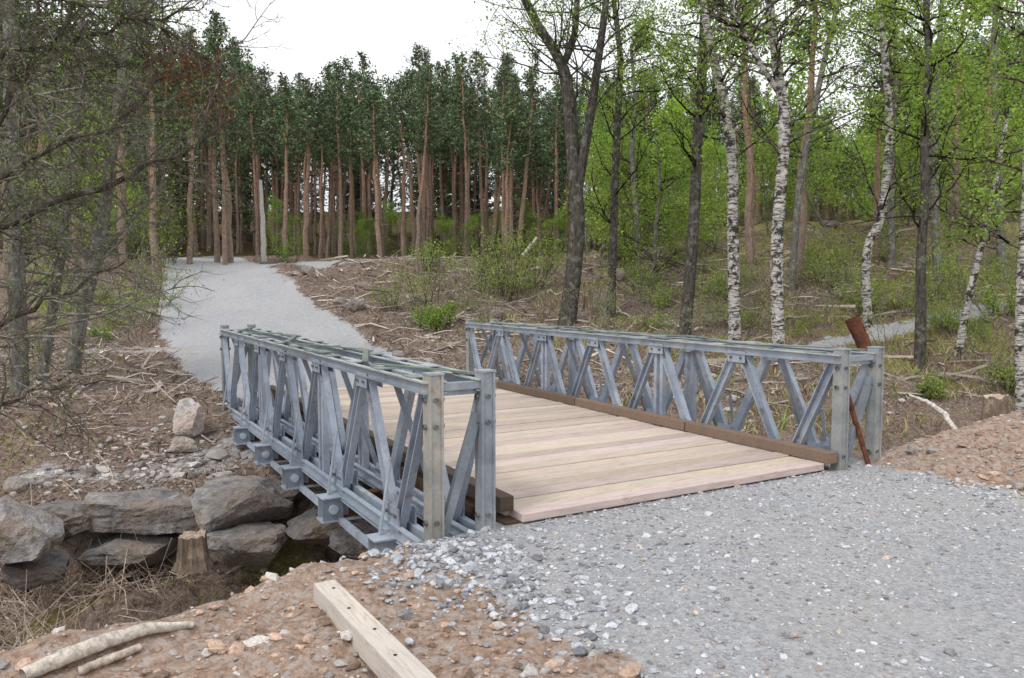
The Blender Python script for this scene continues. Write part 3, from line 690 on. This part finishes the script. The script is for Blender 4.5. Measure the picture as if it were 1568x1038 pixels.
for j in range(3):
    q=MB();tips=[]
    for k in range(9):
        d=rng.normal(0,.35,3);d[2]=1;grow(q,np.array([rng.normal(0,.15),rng.normal(0,.15),-.05]),d,rng.uniform(.5,1.1),.012,1,3,dict(kids=[5,3],bcol=(1.2,1.1,1.0),wander=.18,trop=.04),tips)
    A=np.concatenate(tips);k=550+250*j;q.leaves(A[rng.integers(0,len(A),k)]+rng.normal(0,.05,(k,3)),.06*rng.uniform(.6,1.3,k),lcols(k,YG,LG if j else MG),mat=1)
    scr.append(q.build('scrub',[GREY,LEAF],link=False))
sg=empty('scrub_bushes',(0,25,0))
for k in range(74):
    px=rng.uniform(720,1600) if k<60 else rng.uniform(60,260);py=rng.uniform(395,520) if k<60 else rng.uniform(420,540)
    b=hit(px,py)
    if gravel_mask(b[0],b[1])>.1: continue
    s=rng.uniform(.5,1.3);o=inst(scr[k%3],'scrub',b[0],b[1],s,sg,tilt=.1);o.scale=(s,s,s)
def bush(px,py,wpx,hpx,n,cols,name='shrub',ls=.06,D=None):
    b=hit(px,py);Dp=b[1];h=hpx/F*Dp;w=wpx/F*Dp;q=MB();tips=[]
    for k in range(n):
        az=rng.uniform(0,6.28);rr=rng.uniform(0,.35)*w;p=np.array([b[0]+rr*math.cos(az),b[1]+rr*math.sin(az)*.8,0]);p[2]=float(H(p[0],p[1]))-.03
        d=np.array([math.cos(az)*.35,math.sin(az)*.35,1.0])+rng.normal(0,.15,3)
        grow(q,p,d,h*rng.uniform(.6,1.1),.012,1,2,dict(kids=[6],bcol=(.5,.45,.4),wander=.15,trop=.05),tips)
    A=np.concatenate(tips);k=n*60;C=A[rng.integers(0,len(A),k)]+rng.normal(0,.06,(k,3))
    q.leaves(C,ls*rng.uniform(.6,1.3,k),lcols(k,*cols),mat=1,aspect=.7)
    q.build(name,[GREY,LEAF],loc=tuple(b))
bush(670,505,80,38,26,(LG,MG));bush(648,500,40,25,10,(LG,MG))
bush(770,455,90,100,34,(LG,YG));bush(735,440,60,75,18,(YG,LG));bush(820,440,60,80,20,(YG,LG));bush(650,415,55,45,16,(YG,LG));bush(795,400,60,45,18,(LG,MG))
bush(655,470,60,70,12,(YG*.9,MG));bush(600,480,50,45,6,(YG*.8,MG));bush(435,400,50,30,12,(LG,MG));bush(545,395,40,35,10,(MG,LG))
bush(240,400,90,95,44,(LG,LG));bush(190,400,70,90,26,(LG,LG));bush(240,470,50,55,10,(YG,MG))
bush(1545,600,70,50,16,(MG,YG));bush(1280,445,90,60,18,(MG,YG));bush(1530,480,90,40,16,(YG,LG));bush(1420,610,60,30,12,(MG,YG));bush(155,515,40,14,8,(LG,MG))
# ------------------------------------------------ grass, heather, debris
def blades(name,x,y,hgt,cols,wid=.006,lay=.5,mat=NEEDLE,z=None):
    N=len(x);z=H(x,y) if z is None else z
    az=rng.uniform(0,6.28,N);ln=np.stack([np.cos(az),np.sin(az),np.zeros(N)],1)*(lay*hgt*rng.uniform(.3,1.5,N))[:,None]
    ln[:,2]=hgt
    rz=rng.uniform(0,6.28,N);sd=np.stack([np.cos(rz),np.sin(rz),np.zeros(N)],1)*(np.asarray(wid)*np.ones(N))[:,None]
    b=np.stack([x,y,z-.01],1);mid=b+ln*np.array([.4,.4,.6])
    V=np.stack([b-sd,b+sd,mid+sd*.7,mid-sd*.7,b+ln],1).reshape(-1,3);o=5*np.arange(N)[:,None]
    m_=MB();m_.add(V,quads=o+np.array([[0,1,2,3]]),tris=o+np.array([[3,2,4]]),col=np.repeat(cols,5,axis=0));return m_.build(name,[mat])
def scatter(n,x0,x1,y0,y1,cond):
    x=rng.uniform(x0,x1,n);y=rng.uniform(y0,y1,n);u_,v_=uv(x,y);c=cond(x,y,u_,v_)&(gravel_mask(x,y)<.35);return x[c],y[c]
x,y=scatter(60000,-2,22,9,36,lambda x,y,u,v:(u>3.4)&(fbm(x*.7,y*.7,41)+fbm(x*3,y*3,42)*.6>.03)&(x>-1+(y<20)*2))
t=rng.uniform(0,1,(len(x),1));c_=np.where(t<.32,LG*.75,np.where(t<.75,np.array([.42,.35,.20]),np.array([.26,.18,.12])))*rng.uniform(.6,1.3,(len(x),1))
blades('grass',x,y,rng.uniform(.06,.28,len(x)),c_,wid=.012,lay=.8)
x,y=scatter(30000,-9,14,3.2,14,lambda x,y,u,v:(u>.75)&(u<5)&((v<-4.3)|(v>.6))&(fbm(x*1.1,y*1.1,43)>-.15))
t=rng.uniform(0,1,(len(x),1));c_=np.where(t<.2,LG*.6,np.where(t<.6,np.array([.34,.25,.16]),np.array([.23,.16,.12])))*rng.uniform(.5,1.3,(len(x),1))
blades('dry_bracken',x,y,rng.uniform(.05,.26,len(x)),c_,wid=.006,lay=1.2)
x,y=scatter(125000,-16,20,6,38,lambda x,y,u,v:(u>4.2)&(fbm(x*.9,y*.9,44)+fbm(x*4,y*4,45)*.6>-.2))
pal=np.array([[.15,.095,.07],[.27,.195,.155],[.38,.30,.25],[.46,.40,.35],[.10,.07,.05]]);c_=pal[rng.integers(0,5,len(x))]*rng.uniform(.6,1.25,(len(x),1))
blades('heather',x,y,rng.uniform(.02,.15,len(x)),c_,wid=.009,lay=1.8)
def twigs(name,x,y,ln,rad,cols,rise=.15,lift=.02):
    m_=MB();N=len(x);z=H(x,y)
    az=rng.uniform(0,6.28,N)
    for i in range(N):
        d=np.array([math.cos(az[i]),math.sin(az[i]),rng.normal(0,rise)]);p=np.array([x[i],y[i],z[i]+lift])
        pts=p+d*ln[i]*np.linspace(-.5,.5,4)[:,None]+rng.normal(0,.04*ln[i],(4,3))
        m_.tube(pts,np.array([1,.9,.6,.3])*rad[i],3,col=cols[i])
    return m_.build(name,[TWIG])
x,y=scatter(22000,-13,16,6,34,lambda x,y,u,v:(u>3.9)&(fbm(x*.6,y*.6,46)>-.18))
c_=np.array([.39,.325,.28])*rng.uniform(.3,1.5,(len(x),1));twigs('brush_debris',x,y,rng.lognormal(math.log(.32),.55,len(x)),rng.uniform(.004,.014,len(x)),c_,.28)
x,y=scatter(950,-13,16,12,36,lambda x,y,u,v:(u>5))
c_=np.array([.44,.38,.33])*rng.uniform(.35,1.4,(len(x),1));twigs('slash_branches',x,y,rng.uniform(.6,2.2,len(x)),rng.uniform(.015,.045,len(x)),c_,.14,.06)
x=rng.normal(-3.6,.4,1100);y=rng.normal(4.9,.5,1100)
c_=np.array([.42,.38,.34])*rng.uniform(.5,1.5,(1100,1));twigs('bramble',x,y,rng.uniform(.3,.8,1100),rng.uniform(.0025,.006,1100),c_,.9,.15)
x=rng.normal(-4.9,.7,900);y=rng.normal(7.6,.6,900)
c_=np.array([.40,.32,.26])*rng.uniform(.5,1.5,(900,1));twigs('bramble',x,y,rng.uniform(.3,.7,900),rng.uniform(.003,.006,900),c_,.7,.08)
for px,py,h in ((640,500,70),(700,480,90),(750,490,80),(600,470,60),(830,495,80),(910,500,90),(990,500,90),(1090,510,80),(1260,500,90),(1290,470,80),(1520,560,60),(210,520,60),(235,500,80),(60,560,60),(1150,500,70),(720,520,60),(940,520,70),(1040,530,60),(1350,540,60)):
    b=hit(px,py);hh=h/F*b[1];q=MB();tp=[]
    for k in range(4): grow(q,b+np.array([rng.normal(0,.1),rng.normal(0,.1),-.03]),np.array([rng.normal(0,.3),rng.normal(0,.3),1.]),hh*rng.uniform(.7,1.2),.012,1,3,dict(kids=[6,4],bcol=(1.1,1.05,1.0),wander=.15,trop=.05),tp)
    A=np.concatenate(tp);k=260;q.leaves(A[rng.integers(0,len(A),k)]+rng.normal(0,.04,(k,3)),.045,lcols(k,YG,LG),mat=1)
    q.build('sapling',[GREY,LEAF],loc=tuple(b))
# ------------------------------------------------ world, sun, camera
w=bpy.data.worlds.new('World');sc.world=w;w.use_nodes=True;nt=w.node_tree;bg=nt.nodes['Background']
sky=nt.nodes.new('ShaderNodeTexSky');sky.sky_type='NISHITA';sky.sun_disc=False
EL=math.radians(52);AZ=math.radians(215)
sky.sun_elevation=EL;sky.sun_rotation=AZ;sky.dust_density=4;sky.air_density=1.5
hs=nt.nodes.new('ShaderNodeHueSaturation');hs.inputs['Saturation'].default_value=.18;hs.inputs['Value'].default_value=1.0
mx=nt.nodes.new('ShaderNodeMix');mx.data_type='RGBA';mx.inputs[0].default_value=.7;mx.inputs[7].default_value=(15.4,15.7,16.2,1)
nt.links.new(sky.outputs[0],hs.inputs['Color']);nt.links.new(hs.outputs[0],mx.inputs[6]);nt.links.new(mx.outputs[2],bg.inputs[0]);bg.inputs[1].default_value=.1
sl=bpy.data.lights.new('sun','SUN');sl.energy=1.35;sl.angle=math.radians(12);sl.color=(1,.965,.92)
so=bpy.data.objects.new('sun',sl);sc.collection.objects.link(so)
sd=Vector((math.sin(AZ)*math.cos(EL),math.cos(AZ)*math.cos(EL),math.sin(EL)));so.rotation_euler=sd.to_track_quat('Z','Y').to_euler();so.location=(0,0,30)
cam=bpy.data.cameras.new('camera');co=bpy.data.objects.new('camera',cam);sc.collection.objects.link(co)
co.location=(0,0,CH);co.rotation_euler=(math.pi/2-PITCH,0,0);cam.sensor_width=36;cam.lens=F/1568*36;cam.clip_end=2000;cam.clip_start=.05
sc.camera=co
sc.view_settings.view_transform='Standard';sc.view_settings.look='None';sc.view_settings.exposure=0
print('pines',cnt)
